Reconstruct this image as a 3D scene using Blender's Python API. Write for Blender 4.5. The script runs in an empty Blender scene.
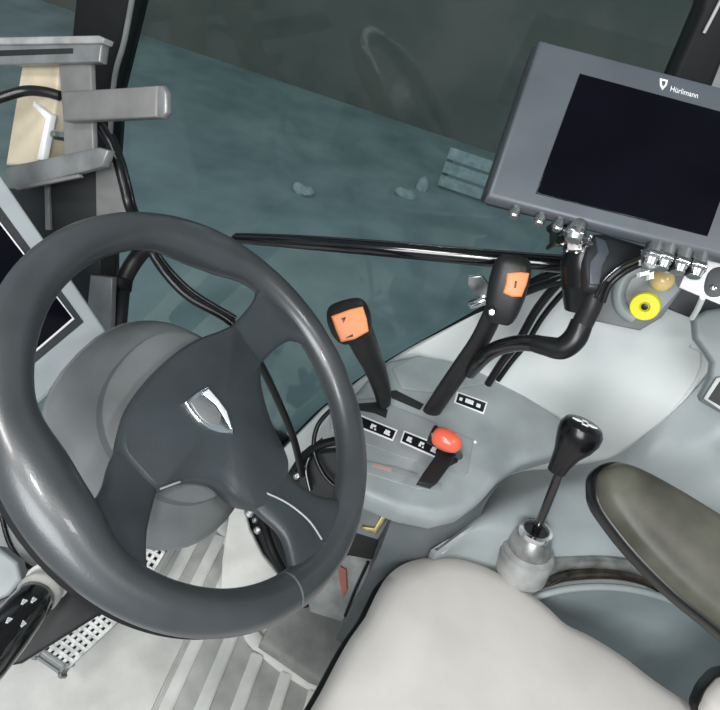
import bpy, bmesh, random
from math import *
from mathutils import Vector as V, Matrix
random.seed(4)
scene = bpy.context.scene
COL = scene.collection

# ------------------------------------------------------------ camera
FPX = 560.0
psi, pit, rol = radians(88), radians(40), radians(18)
CAM = V((0, 0, 1.25))
F = V((sin(psi)*cos(pit), cos(psi)*cos(pit), -sin(pit)))
R0 = V((cos(psi), -sin(psi), 0)); U0 = V((sin(psi)*sin(pit), cos(psi)*sin(pit), cos(pit)))
R = cos(rol)*R0 + sin(rol)*U0
U = -sin(rol)*R0 + cos(rol)*U0
cd = bpy.data.cameras.new('camera'); cd.sensor_width = 36; cd.lens = 36*FPX/720; cd.clip_start = .02
cam = bpy.data.objects.new('camera', cd); COL.objects.link(cam)
m = Matrix((R, U, -F)).transposed().to_4x4(); m.translation = CAM
cam.matrix_world = m
scene.camera = cam

def ray(px, py): return F + R*((px-360)/FPX) - U*((py-355)/FPX)
def D(px, py, t): return CAM + ray(px, py)*t
def atZ(px, py, z): v = ray(px, py); return CAM + v*((z-CAM.z)/v.z)
def atX(px, py, x): v = ray(px, py); return CAM + v*((x-CAM.x)/v.x)

class Pl:                                    # a real plane in the cab
    def __init__(s, o, n, up=None):
        s.o = V(o); s.n = V(n).normalized()
        if s.n.dot(CAM - s.o) < 0: s.n = -s.n
        h = V(up) if up else V((0, 0, 1))
        if abs(h.normalized().dot(s.n)) > .98: h = V((1, 0, 0))
        s.u = h.cross(s.n).normalized(); s.v = s.n.cross(s.u)
    def hit(s, px, py, off=0):
        v = ray(px, py); o = s.o + s.n*off
        return CAM + v*((o-CAM).dot(s.n)/v.dot(s.n))
    def uv(s, p): d = p - s.o; return (d.dot(s.u), d.dot(s.v))
    def at(s, a, b, c=0): return s.o + s.u*a + s.v*b + s.n*c
def pl3(a, b, c, up=None): return Pl(a, (b-a).cross(c-a), up)

# ------------------------------------------------------------ materials
def mat(name, col, rough=.5, metal=0, var=.12, scale=14, bump=.0, spec=.5, bscale=300, coat=0, col2=None, emit=None):
    m = bpy.data.materials.new(name); m.use_nodes = True
    nt = m.node_tree; b = nt.nodes['Principled BSDF']
    b.inputs['Metallic'].default_value = metal; b.inputs['Specular IOR Level'].default_value = spec
    b.inputs['Coat Weight'].default_value = coat
    tc = nt.nodes.new('ShaderNodeTexCoord'); n = nt.nodes.new('ShaderNodeTexNoise')
    n.inputs['Scale'].default_value = scale; n.inputs['Detail'].default_value = 5
    nt.links.new(tc.outputs['Object'], n.inputs['Vector'])
    r = nt.nodes.new('ShaderNodeValToRGB')
    c2 = col2 or tuple(max(0, c*(1-2*var)) for c in col)
    c1 = col if col2 else tuple(min(1, c*(1+var)) for c in col)
    r.color_ramp.elements[0].position = .3; r.color_ramp.elements[0].color = (*c2, 1)
    r.color_ramp.elements[1].position = .65; r.color_ramp.elements[1].color = (*c1, 1)
    nt.links.new(n.outputs['Fac'], r.inputs['Fac']); nt.links.new(r.outputs['Color'], b.inputs['Base Color'])
    mr = nt.nodes.new('ShaderNodeMapRange'); mr.inputs['To Min'].default_value = max(.03, rough-.08); mr.inputs['To Max'].default_value = min(1, rough+.1)
    nt.links.new(n.outputs['Fac'], mr.inputs['Value']); nt.links.new(mr.outputs['Result'], b.inputs['Roughness'])
    if bump:
        n2 = nt.nodes.new('ShaderNodeTexNoise'); n2.inputs['Scale'].default_value = bscale; n2.inputs['Detail'].default_value = 3
        nt.links.new(tc.outputs['Object'], n2.inputs['Vector'])
        bp = nt.nodes.new('ShaderNodeBump'); bp.inputs['Strength'].default_value = bump; bp.inputs['Distance'].default_value = .002
        nt.links.new(n2.outputs['Fac'], bp.inputs['Height']); nt.links.new(bp.outputs['Normal'], b.inputs['Normal'])
    return m
M = {}
M['rim'] = mat('rim_leather', (.040, .045, .048), .34, bump=.06, bscale=700, spec=.7, coat=.15)
M['pad'] = mat('pad_plastic', (.034, .041, .046), .42, bump=.1, bscale=700)
M['shroud'] = mat('column_plastic', (.15, .162, .165), .5, bump=.08, bscale=600)
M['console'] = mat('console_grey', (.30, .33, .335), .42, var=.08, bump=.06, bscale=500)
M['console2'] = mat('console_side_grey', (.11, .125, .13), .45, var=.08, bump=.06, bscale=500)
M['gate'] = mat('gate_grey', (.27, .29, .295), .4, var=.1)
M['fender'] = mat('fender_light', (.65, .68, .67), .5, var=.03, scale=6)
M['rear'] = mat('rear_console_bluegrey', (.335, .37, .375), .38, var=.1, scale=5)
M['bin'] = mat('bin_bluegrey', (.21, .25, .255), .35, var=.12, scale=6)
M['black'] = mat('black_plastic', (.006, .0065, .007), .3, spec=.45)
M['blackmatt'] = mat('black_rubber', (.007, .0075, .008), .55, spec=.25)
M['blackgloss'] = mat('black_gloss', (.008, .008, .009), .12, spec=.6, coat=.4)
M['lever'] = mat('lever_dark', (.014, .014, .0145), .42, spec=.4, bump=.05)
M['orange'] = mat('orange_plastic', (.85, .27, .10), .45, var=.05)
M['red'] = mat('red_plastic', (.80, .13, .075), .28, var=.05, coat=.3)
M['yellow'] = mat('yellow_plastic', (.85, .78, .03), .4, var=.05)
M['amber'] = mat('amber_plastic', (.80, .58, .25), .25, var=.06, coat=.3)
M['white'] = mat('white_paint', (.85, .86, .86), .45, var=.04)
M['mark'] = mat('white_print', (.82, .83, .84), .5, var=.02)
M['chrome'] = mat('chrome', (.80, .82, .83), .13, metal=1, var=.06)
M['glint'] = mat('highlight_silver', (.9, .91, .92), .5, metal=.3, var=.05)  # pale silver for the highlight drawn on the emblem
M['bracketgrey'] = mat('bracket_grey', (.20, .195, .19), .5, metal=.2, var=.12, scale=20)
M['knobblack'] = mat('knob_black', (.005, .005, .006), .22, spec=.45)
M['fadedred'] = mat('faded_red', (.42, .14, .10), .5)
M['salmon'] = mat('worn_stripe', (.50, .33, .29), .5)
M['collar'] = mat('collar_pale', (.62, .61, .57), .45, var=.15, scale=40)
M['steel'] = mat('steel', (.52, .53, .53), .3, metal=1, var=.2, scale=40)
M['dustmetal'] = mat('dusty_metal', (.36, .36, .345), .32, metal=.65, var=.25, scale=30)
M['darkgloss'] = mat('brown_black_gloss', (.035, .028, .02), .15, coat=.5, var=.3, scale=30)
M['alu'] = mat('aluminium_grey', (.25, .255, .255), .4, metal=.45, var=.15, scale=25)
M['alulight'] = mat('plate_grey', (.40, .40, .40), .45, metal=.2, var=.1, scale=20)
M['cream'] = mat('cream_paint', (.66, .57, .42), .5, col2=(.48, .40, .28), scale=18)
M['terminal'] = mat('terminal_grey', (.34, .37, .385), .45, var=.07)
M['monitor'] = mat('monitor_grey', (.088, .10, .115), .42, bump=.05, var=.06, bscale=700)
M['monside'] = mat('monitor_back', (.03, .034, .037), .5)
M['screen'] = mat('screen_black', (.003, .003, .006), .12, spec=.22, var=.1)
M['seat'] = mat('seat_fabric', (.60, .568, .535), .8, var=.05, scale=9, bump=.15, bscale=900, spec=.2)
M['armrest'] = mat('armrest_olive', (.105, .103, .08), .42, col2=(.035, .034, .026), scale=11, bump=.1, bscale=250, spec=.35)
M['boot'] = mat('boot_grey', (.32, .325, .315), .6, var=.2, scale=22)
M['floor'] = mat('floor_dusty', (.70, .69, .65), .7, col2=(.54, .53, .50), scale=12, bump=.2, bscale=90)
M['matlight'] = mat('mat_rib', (.76, .75, .71), .7, col2=(.62, .61, .58), scale=20, bump=.2, bscale=120)
M['matdark'] = mat('mat_groove', (.50, .495, .47), .75, col2=(.32, .32, .305), scale=16, bump=.25, bscale=100)
M['hump'] = mat('hump_dirty', (.36, .36, .34), .7, col2=(.21, .21, .20), scale=14, bump=.2, bscale=120)
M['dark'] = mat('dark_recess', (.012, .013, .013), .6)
M['tread'] = mat('tread_metal', (.60, .60, .58), .5, metal=.2, var=.2, scale=60)
M['rubber_grey'] = mat('grey_rubber', (.20, .21, .21), .5)
M['belt'] = mat('guard_grey', (.18, .205, .21), .42, var=.08)
M['gold'] = mat('tarnished_brass', (.42, .34, .16), .35, metal=.7, var=.3, scale=50)
M['ground'] = mat('yard_concrete', (.42, .50, .49), .8, col2=(.26, .335, .34), scale=1.6, bump=.3, bscale=8, spec=.1)
M['yardwall'] = mat('yard_bank', (.28, .26, .225), .9, col2=(.175, .19, .165), scale=1.2, bump=.5, bscale=5, spec=.05)
M['crate'] = mat('crate_pale', (.58, .66, .67), .7)
M['pale'] = mat('litter_pale', (.62, .68, .68), .7)
gl = bpy.data.materials.new('window_glass'); gl.use_nodes = True
nt = gl.node_tree; nt.nodes.clear()
o_ = nt.nodes.new('ShaderNodeOutputMaterial'); mx = nt.nodes.new('ShaderNodeMixShader'); tr = nt.nodes.new('ShaderNodeBsdfTransparent'); gg = nt.nodes.new('ShaderNodeBsdfGlossy')
fr = nt.nodes.new('ShaderNodeFresnel'); fr.inputs['IOR'].default_value = 1.3
tr.inputs['Color'].default_value = (.86, .93, .93, 1); gg.inputs['Roughness'].default_value = .04
nt.links.new(fr.outputs[0], mx.inputs[0]); nt.links.new(tr.outputs[0], mx.inputs[1]); nt.links.new(gg.outputs[0], mx.inputs[2]); nt.links.new(mx.outputs[0], o_.inputs[0])
M['glass'] = gl

# ------------------------------------------------------------ object helpers
def thing(name, label, cat, loc=(0, 0, 0), group=None):
    o = bpy.data.objects.new(name, None); COL.objects.link(o); o.location = loc; o.empty_display_size = .03
    o['label'] = label; o['category'] = cat
    if group: o['group'] = group
    return o
def tag(o, label, cat, group=None):
    o['label'] = label; o['category'] = cat
    if group: o['group'] = group
    return o
def obj(name, bm, m, parent=None, label=None, smooth=True, ang=38):
    bmesh.ops.recalc_face_normals(bm, faces=bm.faces)
    c = V((0, 0, 0))
    if len(bm.verts): c = sum((v.co for v in bm.verts), V((0, 0, 0)))/len(bm.verts)
    off = c if parent is None else V(parent_loc(parent))
    bmesh.ops.translate(bm, verts=bm.verts, vec=-off)
    me = bpy.data.meshes.new(name); bm.to_mesh(me); bm.free()
    if smooth:
        for p in me.polygons: p.use_smooth = True
        me.set_sharp_from_angle(angle=radians(ang))
    ms = m if isinstance(m, (list, tuple)) else [m]
    for k in ms: me.materials.append(M[k])
    o = bpy.data.objects.new(name, me); COL.objects.link(o)
    if parent is None: o.location = off
    else: o.parent = parent
    if label: o['label'] = label
    return o
def parent_loc(p):
    l = V(p.location)
    while p.parent: p = p.parent; l = l + V(p.location)
    return l
def struct(name, bm, m, **k):
    o = obj(name, bm, m, **k); o['kind'] = 'structure'; return o

def crv(P, n=6, closed=True):                # Catmull-Rom through 2D/3D points
    P = [V(p) for p in P]; N = len(P); out = []
    for i in range(N if closed else N-1):
        if closed: a, b, c, d = P[i-1], P[i], P[(i+1) % N], P[(i+2) % N]
        else: a, b, c, d = P[max(i-1, 0)], P[i], P[i+1], P[min(i+2, N-1)]
        for k in range(n):
            t = k/n
            out.append(.5*((2*b) + (c-a)*t + (2*a-5*b+4*c-d)*t*t + (3*b-a-3*c+d)*t**3))
    if not closed: out.append(P[-1])
    return out
def inset(Q, r):                             # 2D polygon, inward offset
    N = len(Q); A = sum(Q[i-1][0]*Q[i][1]-Q[i][0]*Q[i-1][1] for i in range(N)); s = 1 if A > 0 else -1
    out = []
    for i in range(N):
        p = V(Q[i-1][:2]); q = V(Q[i][:2]); w = V(Q[(i+1) % N][:2])
        e1 = (q-p); e2 = (w-q)
        if e1.length < 1e-9: e1 = e2
        if e2.length < 1e-9: e2 = e1
        e1 = e1.normalized(); e2 = e2.normalized()
        n1 = V((-e1.y, e1.x))*s; n2 = V((-e2.y, e2.x))*s
        b = n1+n2; L = max(b.length, .5); b = b/L if b.length > 1e-6 else n1
        k = 1/max(.5, b.normalized().dot(n1)) if b.length > 1e-6 else 1
        out.append(q + b.normalized()*(r*min(k, 1.6)))
    return out
def rings(bm, RR, cap0=True, cap1=True, closed=True, mi=0):
    vs = [[bm.verts.new(p) for p in r] for r in RR]
    for a, b in zip(vs, vs[1:]):
        N = len(a)
        for i in range(N if closed else N-1):
            j = (i+1) % N
            try: bm.faces.new((a[i], a[j], b[j], b[i])).material_index = mi
            except ValueError: pass
    if cap0 and closed: bm.faces.new(vs[0][::-1]).material_index = mi
    if cap1 and closed: bm.faces.new(vs[-1]).material_index = mi
    return vs
def slab_bm(P, pts3, thick, r=.002, off=0, seg=3, bm=None):
    bm = bm or bmesh.new()
    Q = [V(P.uv(p)) for p in pts3]
    r = min(r, thick*.5)
    RR = []
    for k in range(seg+1):
        th = (pi/2)*k/seg
        q = inset(Q, r*(1-sin(th))); RR.append([P.at(x[0], x[1], off - r*(1-cos(th))) for x in q])
    for k in range(1, seg+1):
        th = (pi/2)*k/seg
        q = inset(Q, r*(1-cos(th))); RR.append([P.at(x[0], x[1], off - thick + r*(1-sin(th))) for x in q])
    RR.insert(seg+1, [P.at(x[0], x[1], off - thick + r) for x in Q])
    rings(bm, RR)
    return bm
def slab(P, px, thick, r=.002, off=0, smooth=0, seg=3, bm=None):
    pts = [V((*p, 0)) for p in px]
    if smooth: pts = crv(pts, smooth)
    return slab_bm(P, [P.hit(p[0], p[1], off) for p in pts], thick, r, off, seg, bm)
def tube_bm(pts, rad, seg=14, bm=None, n=6, flat=1.0, caps=True, side=None):
    bm = bm or bmesh.new()
    P = crv(pts, n, False) if n > 1 else [V(p) for p in pts]
    K = len(P)
    if isinstance(rad, (int, float)): rr = [rad]*K
    else:
        rr = []
        for i in range(K):
            x = i/(K-1)*(len(rad)-1); a = min(int(x), len(rad)-2); rr.append(rad[a]+(rad[a+1]-rad[a])*(x-a))
    T = [(P[min(i+1, K-1)]-P[max(i-1, 0)]).normalized() for i in range(K)]
    h = V(side) if side else (V((0, 0, 1)) if abs(T[0].z) < .9 else V((1, 0, 0)))
    nrm = (h - T[0]*h.dot(T[0])).normalized(); RR = []
    for i in range(K):
        nrm = (nrm - T[i]*nrm.dot(T[i])).normalized(); b = T[i].cross(nrm)
        RR.append([P[i] + nrm*(rr[i]*cos(2*pi*j/seg)) + b*(rr[i]*flat*sin(2*pi*j/seg)) for j in range(seg)])
    rings(bm, RR, caps, caps)
    return bm
def lathe_bm(o, ax, prof, seg=32, bm=None):  # prof: (radius, height along axis)
    bm = bm or bmesh.new(); o = V(o); ax = V(ax).normalized()
    h = V((0, 0, 1)) if abs(ax.z) < .9 else V((1, 0, 0)); u = h.cross(ax).normalized(); v = ax.cross(u)
    RR = [[o + ax*z + (u*cos(2*pi*j/seg) + v*sin(2*pi*j/seg))*max(r, 1e-4) for j in range(seg)] for r, z in prof]
    rings(bm, RR)
    return bm
def box_bm(o, x, y, z, dx, dy, dz, bev=.002, bm=None):  # box centred on o with axes x,y,z
    new = bmesh.new()
    bmesh.ops.create_cube(new, size=1)
    x, y, z = V(x).normalized(), V(y).normalized(), V(z).normalized()
    for v in new.verts: v.co = V(o) + x*(v.co.x*dx) + y*(v.co.y*dy) + z*(v.co.z*dz)
    if bev: bmesh.ops.bevel(new, geom=list(new.edges), offset=bev, segments=2, affect='EDGES')
    if bm is None: return new
    me = bpy.data.meshes.new('t'); new.to_mesh(me); new.free(); bm.from_mesh(me); bpy.data.meshes.remove(me)
    return bm
def pillow_bm(P, px, spine, h, thick, n=7, smooth=5, depth=.5, px3=None, power=2.0):
    """domed cushion: outline on plane P, rises by h towards a spine segment (pixel pair)"""
    if px3: pts = px3
    else: pts = [P.hit(p[0], p[1]) for p in crv([V((*p, 0)) for p in px], smooth)]
    Q = [V(P.uv(p)) for p in pts]
    a, b = [V(P.uv(P.hit(*s))) for s in spine]; ab = b-a
    def near(q): return a + ab*max(0, min(1, (q-a).dot(ab)/ab.length_squared))
    RR = [[P.at(q.x, q.y, -thick) for q in Q], [P.at(q.x, q.y, 0) for q in Q]]
    for k in range(1, n+1):
        s = 1-(1-k/(n+1))**1.0*1.0
        f = k/(n+1)*(.97); z = h*(1-(1-f)**power)**(1/power)
        RR.append([P.at(*(q + (near(q)-q)*f), z) for q in Q])
    bm = bmesh.new(); rings(bm, RR)
    return bm
def patch_bm(rows, nu=6, nv=6, thick=.01, dirn=None):
    """smooth surface through rows of 3D points, given thickness"""
    rs = [crv(r, nu, False) for r in rows]
    cols = [crv([r[i] for r in rs], nv, False) for i in range(len(rs[0]))]
    bm = bmesh.new()
    G = [[bm.verts.new(c[j]) for c in cols] for j in range(len(cols[0]))]
    for j in range(len(G)-1):
        for i in range(len(G[0])-1): bm.faces.new((G[j][i], G[j][i+1], G[j+1][i+1], G[j+1][i]))
    bmesh.ops.recalc_face_normals(bm, faces=bm.faces)
    mid = bm.faces[:][len(bm.faces)//2] if hasattr(bm.faces, 'ensure_lookup_table') and (bm.faces.ensure_lookup_table() is None) else None
    if mid.normal.dot(CAM - mid.calc_center_median()) < 0: bmesh.ops.reverse_faces(bm, faces=bm.faces)
    bm.normal_update()
    back = {v: v.co - v.normal*thick for v in bm.verts}
    fs = list(bm.faces); be = [e for e in bm.edges if e.is_boundary]
    nb = {v: bm.verts.new(c) for v, c in back.items()}
    for f in fs: bm.faces.new([nb[v] for v in reversed(f.verts)])
    for e in be:
        try: bm.faces.new((e.verts[0], e.verts[1], nb[e.verts[1]], nb[e.verts[0]]))
        except ValueError: pass
    return bm
def text_bm(body, P, cpx, size, rotvec, ext=.0004, off=.0005, squeeze=1.0):
    cu = bpy.data.curves.new('lettering', 'FONT'); cu.body = body; cu.size = 1; cu.align_x = 'LEFT'; cu.align_y = 'BOTTOM_BASELINE'; cu.extrude = 0; cu.resolution_u = 3
    o = bpy.data.objects.new('lettering', cu); COL.objects.link(o)
    dg = bpy.context.evaluated_depsgraph_get(); me = bpy.data.meshes.new_from_object(o.evaluated_get(dg))
    bm = bmesh.new(); bm.from_mesh(me)
    bpy.data.objects.remove(o); bpy.data.curves.remove(cu); bpy.data.meshes.remove(me)
    o3 = P.hit(*cpx, off); x = rotvec.normalized(); y = P.n.cross(x)
    for v in bm.verts: v.co = o3 + x*(v.co.x*size*squeeze) + y*(v.co.y*size)
    r = bmesh.ops.extrude_face_region(bm, geom=list(bm.faces))
    bmesh.ops.translate(bm, verts=[g for g in r['geom'] if isinstance(g, bmesh.types.BMVert)], vec=P.n*ext)
    return bm

# ============================================================ SETTING: yard outside
bm = bmesh.new()
for x, y in ((1.3, -14), (1.3, 14), (16, 14), (16, -14)): bm.verts.new((x, y, -1.2))
bm.faces.new(bm.verts); struct('ground', bm, 'ground', smooth=False)
bm = box_bm((8.1, 0, 1.3), (1, 0, 0), (0, 1, 0), (0, 0, 1), .5, 28, 5, 0); struct('wall_yard', bm, 'yardwall', smooth=False)
# crate of pale slats on the yard
c0 = atZ(463, 196, -1.2)
cr = thing('slatted_crate', 'pale slatted crate out in the dark yard, left of the big monitor', 'crate', c0)
for k in range(3):
    obj('slat', box_bm(c0 + V((0, 0, .09+.155*k)), (1, 0, 0), (0, 1, 0), (0, 0, 1), .03, .62, .12, .004), 'crate', cr)
for s in (-1, 1):
    obj('post', box_bm(c0 + V((.05, s*.27, .23)), (1, 0, 0), (0, 1, 0), (0, 0, 1), .06, .06, .44, .004), 'rubber_grey', cr)
for px, lab in (((421, 189), 'small white rock on the yard ground just left of the pale slatted crate'), ((404, 196), 'low pale stone on the yard ground, further left of the slatted crate'), ((303, 193), 'pale stone lying alone on the dark yard ground above the black grab rail')):
    p = atZ(*px, -1.2); b = bmesh.new(); bmesh.ops.create_icosphere(b, subdivisions=2, radius=.07)
    for v in b.verts: v.co = p + V((v.co.x*1.0, v.co.y*(1.6 if px[0] != 421 else 1), v.co.z*(.7 if px[0] != 421 else 1.6) + .03)) + V((random.uniform(-.01, .01),)*3)
    tag(obj('stone', b, 'pale' if px[0] == 421 else 'crate'), lab, 'stone')

# ============================================================ SETTING: cab shell
XW = .86
PW = Pl((XW, 0, 0), (1, 0, 0))
bm = slab(PW, [(104, 90), (137, -60), (760, -60), (720, 60), (690, 150), (660, 250), (560, 262), (500, 300), (450, 328), (400, 356), (360, 382), (320, 412), (290, 442), (262, 470), (180, 480), (85, 420), (88, 215)], .005, .001)
struct('window_1', bm, 'glass', smooth=False)
# front pillar
PP = Pl((XW-.02, 0, 0), (1, 0, 0))
struct('trim_1', slab(PP, [(78, -40), (142, -40), (127, 30), (112, 95), (106, 210), (108, 330), (60, 330), (62, 200), (66, 80)], .05, .008), 'blackmatt')
struct('trim_2', tube_bm([PP.hit(139, -40, .004), PP.hit(125, 38, .004), PP.hit(113, 90, .004), PP.hit(108, 200, .004)], .004, n=5), 'rubber_grey')
# rear pillar
struct('trim_3', slab(PP, [(716, -60), (700, 10), (672, 75), (650, 130), (690, 150), (712, 90), (760, -30)], .05, .008), 'blackmatt')
struct('trim_4', tube_bm([PP.hit(735, -30, .006), PP.hit(720, 2, .006), PP.hit(704, 33, .006)], .002, n=4), 'alulight')
struct('trim_5', slab(PP, [(745, -10), (719, 50), (699, 90), (690, 130), (730, 140), (745, 60)], .04, .006, off=-.004), 'rubber_grey')
# rubber seal along the lower glass edge
sil = [(245, 490), (262, 470), (290, 442), (320, 412), (360, 381), (400, 356), (450, 328), (500, 300), (545, 276), (600, 262), (680, 262), (760, 300)]
struct('trim_6', tube_bm([atX(*p, XW-.012) for p in sil], .006), 'blackmatt')

# light moulded panel below the glass (inside of the fender)
PF = pl3(atX(500, 300, .845), atX(640, 300, .845), atX(600, 462, .79))
fp = [(225, 520), (246, 490), (263, 470), (291, 442), (321, 412), (361, 381), (401, 356), (451, 328), (501, 300), (546, 276), (600, 262), (680, 262), (770, 302), (790, 420), (720, 470), (640, 520), (540, 540), (440, 560), (330, 590)]
struct('wall_right', slab(PF, fp, .02, .004), 'fender')
# raised swage running down the rear end of that panel
bm = tube_bm([PF.hit(*p, -.002) for p in ((690, 345), (702, 352), (700, 372), (684, 398), (660, 424), (636, 444), (604, 460), (562, 468), (520, 478))], .0045, n=6)
struct('trim_7', bm, 'fender')

# ============================================================ FLOOR
bm = bmesh.new()
for x, y in ((-.35, -.9), (-.35, .75), (1.0, .75), (1.0, -.9)): bm.verts.new((x, y, 0))
bm.faces.new(bm.verts)
r = bmesh.ops.extrude_face_region(bm, geom=list(bm.faces)); bmesh.ops.translate(bm, verts=[g for g in r['geom'] if isinstance(g, bmesh.types.BMVert)], vec=(0, 0, -.02))
struct('floor', bm, 'floor', smooth=False)
# ribbed mat
mt = thing('floor_mat', 'dusty grey ribbed rubber mat lying on the cab floor below the steering wheel', 'mat', (.45, .1, 0))
Zp = Pl((0, 0, .006), (0, 0, 1))
obj('mat_base', slab_bm(Pl((0, 0, .008), (0, 0, 1)), [V((x, y, 0)) for x, y in ((.10, -.16), (.10, .172), (.50, .172), (.50, .285), (.74, .285), (.74, .24), (.56, .075), (.475, .05), (.44, -.085), (.43, -.16))], .007, .003), 'matdark', mt)
for k, y in enumerate((.258, .205, .152, .090, .026, -.042, -.105)):
    x1 = (.73, .68, .60, .495, .465, .45, .435)[k]
    x0 = (.5, .5, .11, .11, .11, .11, .11)[k]
    w = (.026, .026, .024, .026, .026, .024, .02)[k]
    obj('rib', box_bm(((x0+x1)/2, y, .0105), (1, 0, 0), (0, 1, 0), (0, 0, 1), x1-x0, w, .011, .003), 'matlight', mt)
bb = tube_bm([V(p) for p in ((.73, .235, .008), (.60, .105, .008), (.505, .06, .008), (.475, 0, .008), (.458, -.06, .008), (.445, -.14, .008))], .017, flat=.45, side=(0, 1, 0))
obj('border', bb, 'matlight', mt)
# smooth plain piece of mat on the left
tag(obj('kick_plate', slab_bm(Pl((0, 0, .007), (0, 0, 1)), [V((x, y, 0)) for x, y in ((.12, .176), (.12, .5), (.62, .5), (.62, .29), (.495, .29), (.495, .176))], .006, .003), 'floor'), 'pale plain dusty floor plate left of the ribbed mat, under the pedals', 'floor plate')
# raised grey step beside the console
hp = [atZ(268, 626, .05), atZ(312, 604, .05), atZ(354, 630, .05), atZ(330, 672, .05), atZ(300, 665, .05), atZ(262, 642, .05)]
sp = thing('floor_step', 'dirty grey raised step on the floor between the ribbed mat and the seat', 'step', (.55, -.08, 0))
obj('step_body', slab_bm(Pl((0, 0, .05), (0, 0, 1)), [V((x, y, 0)) for x, y in ((.475, .03), (.62, .01), (.66, -.25), (.44, -.25), (.445, -.09))], .05, .012), 'hump', sp)
obj('step_edge', tube_bm([V(p) for p in ((.62, .015, .051), (.635, -.08, .051), (.655, -.2, .051))], .006), 'alulight', sp, 'light grey edge strip')

# front foot well: sloped light tunnel panel and dark cavity behind it
PT = pl3(atZ(237, 497, .24), atZ(276, 576, .09), atZ(228, 590, .02))
tag(obj('tunnel_panel', slab(PT, [(231, 500), (240, 495), (249, 530), (262, 556), (277, 575), (268, 590), (238, 604), (220, 604), (222, 560)], .012, .003, smooth=0), 'floor'), 'pale dusty sloping panel in the foot well, seen through the lower wheel opening', 'panel')
bx = thing('valve_block', 'valve fittings on dark panel standing for recess shade, right of the sloping foot well panel', 'valve', D(272, 540, 1.16))
PD = Pl(D(275, 545, 1.2), (-.8, .1, .5))
obj('housing', slab(PD, [(236, 488), (300, 480), (345, 520), (345, 600), (300, 610), (262, 600), (240, 560)], .05, .006), 'dark', bx)  # black panel stands for the darkness of the cavity
for px, t, rd in (((250, 512), 1.15, .012), ((258, 530), 1.16, .009), ((255, 520), 1.14, .006)):
    p = D(*px, t); obj('fitting', lathe_bm(p, CAM-p, [(rd, -.03), (rd, 0), (rd*.8, .004), (rd*.8, .012), (rd*.4, .014), (rd*.4, .02)], 12), 'steel', bx)
obj('hose', tube_bm([D(262, 520, 1.16), D(272, 550, 1.14), D(285, 575, 1.15)], .009), 'blackmatt', bx)

# ============================================================ STEERING WHEEL
n = V((.0077, -.55948, .8288)).normalized(); a = V((.9999, .01375, 0)).normalized(); b = n.cross(a)
W = V((.3314, .1174, .8755))
PWh = Pl(W, n); PWh.u, PWh.v = a, b
def wp(x, y, z=0): return W + a*x + b*y + n*z
sw = thing('steering_wheel', 'big dark grey three spoke steering wheel with a chrome shield emblem', 'steering wheel', W)
RM = .1746
WR = V((.3318, .1185, .8647)); nR = V((0, -sin(.6234), cos(.6234))); aR = V((1, 0, 0)); bR = nR.cross(aR)
def wr(x, y, z=0): return WR + aR*x + bR*y + nR*z
def rimring(th):
    d = degrees(th) % 360
    bulge = 0
    for c in (37, 158):
        bulge += exp(-(abs(d-c)/16)**3)
    rad = .0174 + .0058*bulge; ax = .0165 + .0045*bulge
    cx = RM - .0058*bulge
    return [wr((cx+rad*cos(q))*cos(th), (cx+rad*cos(q))*sin(th), ax*sin(q)) for q in [2*pi*k/22 for k in range(22)]]
bm = bmesh.new(); NT = 120
RR = [rimring(2*pi*i/NT) for i in range(NT)]
vs = [[bm.verts.new(p) for p in r_] for r_ in RR]
for i in range(NT):
    A, B = vs[i], vs[(i+1) % NT]
    for j in range(22): bm.faces.new((A[j], A[(j+1) % 22], B[(j+1) % 22], B[j]))
rim = obj('rim', bm, 'rim', sw)
# seam rings on the rim grip
for dg in (50, -126):
    th = radians(dg); bm = bmesh.new(); RRs = []
    for dth in (-.006, .006):
        ring = [p for p in rimring(th + dth)]
        cpt = wr(RM*cos(th), RM*sin(th))
        RRs.append([cpt + (p-cpt)*1.012 for p in ring])
    rings(bm, RRs, False, False); obj('seam', bm, 'shroud' if dg < 0 else 'rim', rim)
# under-ring: dark lower half lip visible at the near side
bm = bmesh.new(); RR = []
for i in range(NT):
    th = 2*pi*i/NT
    RR.append([wr((RM+.010+.006*cos(q))*cos(th), (RM+.010+.006*cos(q))*sin(th), -.015+.005*sin(q)) for q in [2*pi*k/8 for k in range(8)]])
vs = [[bm.verts.new(p) for p in r_] for r_ in RR]
for i in range(NT):
    for j in range(8): bm.faces.new((vs[i][j], vs[i][(j+1) % 8], vs[(i+1) % NT][(j+1) % 8], vs[(i+1) % NT][j]))
obj('rim_lip', bm, 'blackmatt', rim)
def spoke(name, pts, widths, zs, th=.016):
    # centre line pts (x,y), full widths, heights; flattened section
    C2 = crv([V((x, y, z)) for (x, y), z in zip(pts, zs)], 6, False)
    Wd = crv([V((w, 0, 0)) for w in widths], 6, False)
    RR = []
    for i, c in enumerate(C2):
        t = (C2[min(i+1, len(C2)-1)] - C2[max(i-1, 0)]); t.z = 0; t.normalize(); s = V((-t.y, t.x, 0)); w = Wd[i].x/2
        ring = []
        for k in range(20):
            q = 2*pi*k/20; cx = copysign(abs(cos(q))**.55, cos(q)); sx = copysign(abs(sin(q))**.7, sin(q))
            p = c + s*(w*cx) + V((0, 0, th/2*sx)); ring.append(wp(p.x, p.y, p.z))
        RR.append(ring)
    bm = bmesh.new(); rings(bm, RR); return obj(name, bm, 'pad', sw)
spoke('spoke', [(.06, .003), (.092, -.002), (.125, -.006), (.150, -.010), (.168, -.014)], [.05, .050, .052, .066, .11], [-.030, -.030, -.024, -.016, -.012])
spoke('spoke', [(-.06, .018), (-.09, .017), (-.116, .012), (-.140, .010), (-.166, .010)], [.044, .043, .041, .050, .085], [-.032, -.032, -.026, -.018, -.013])
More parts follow.
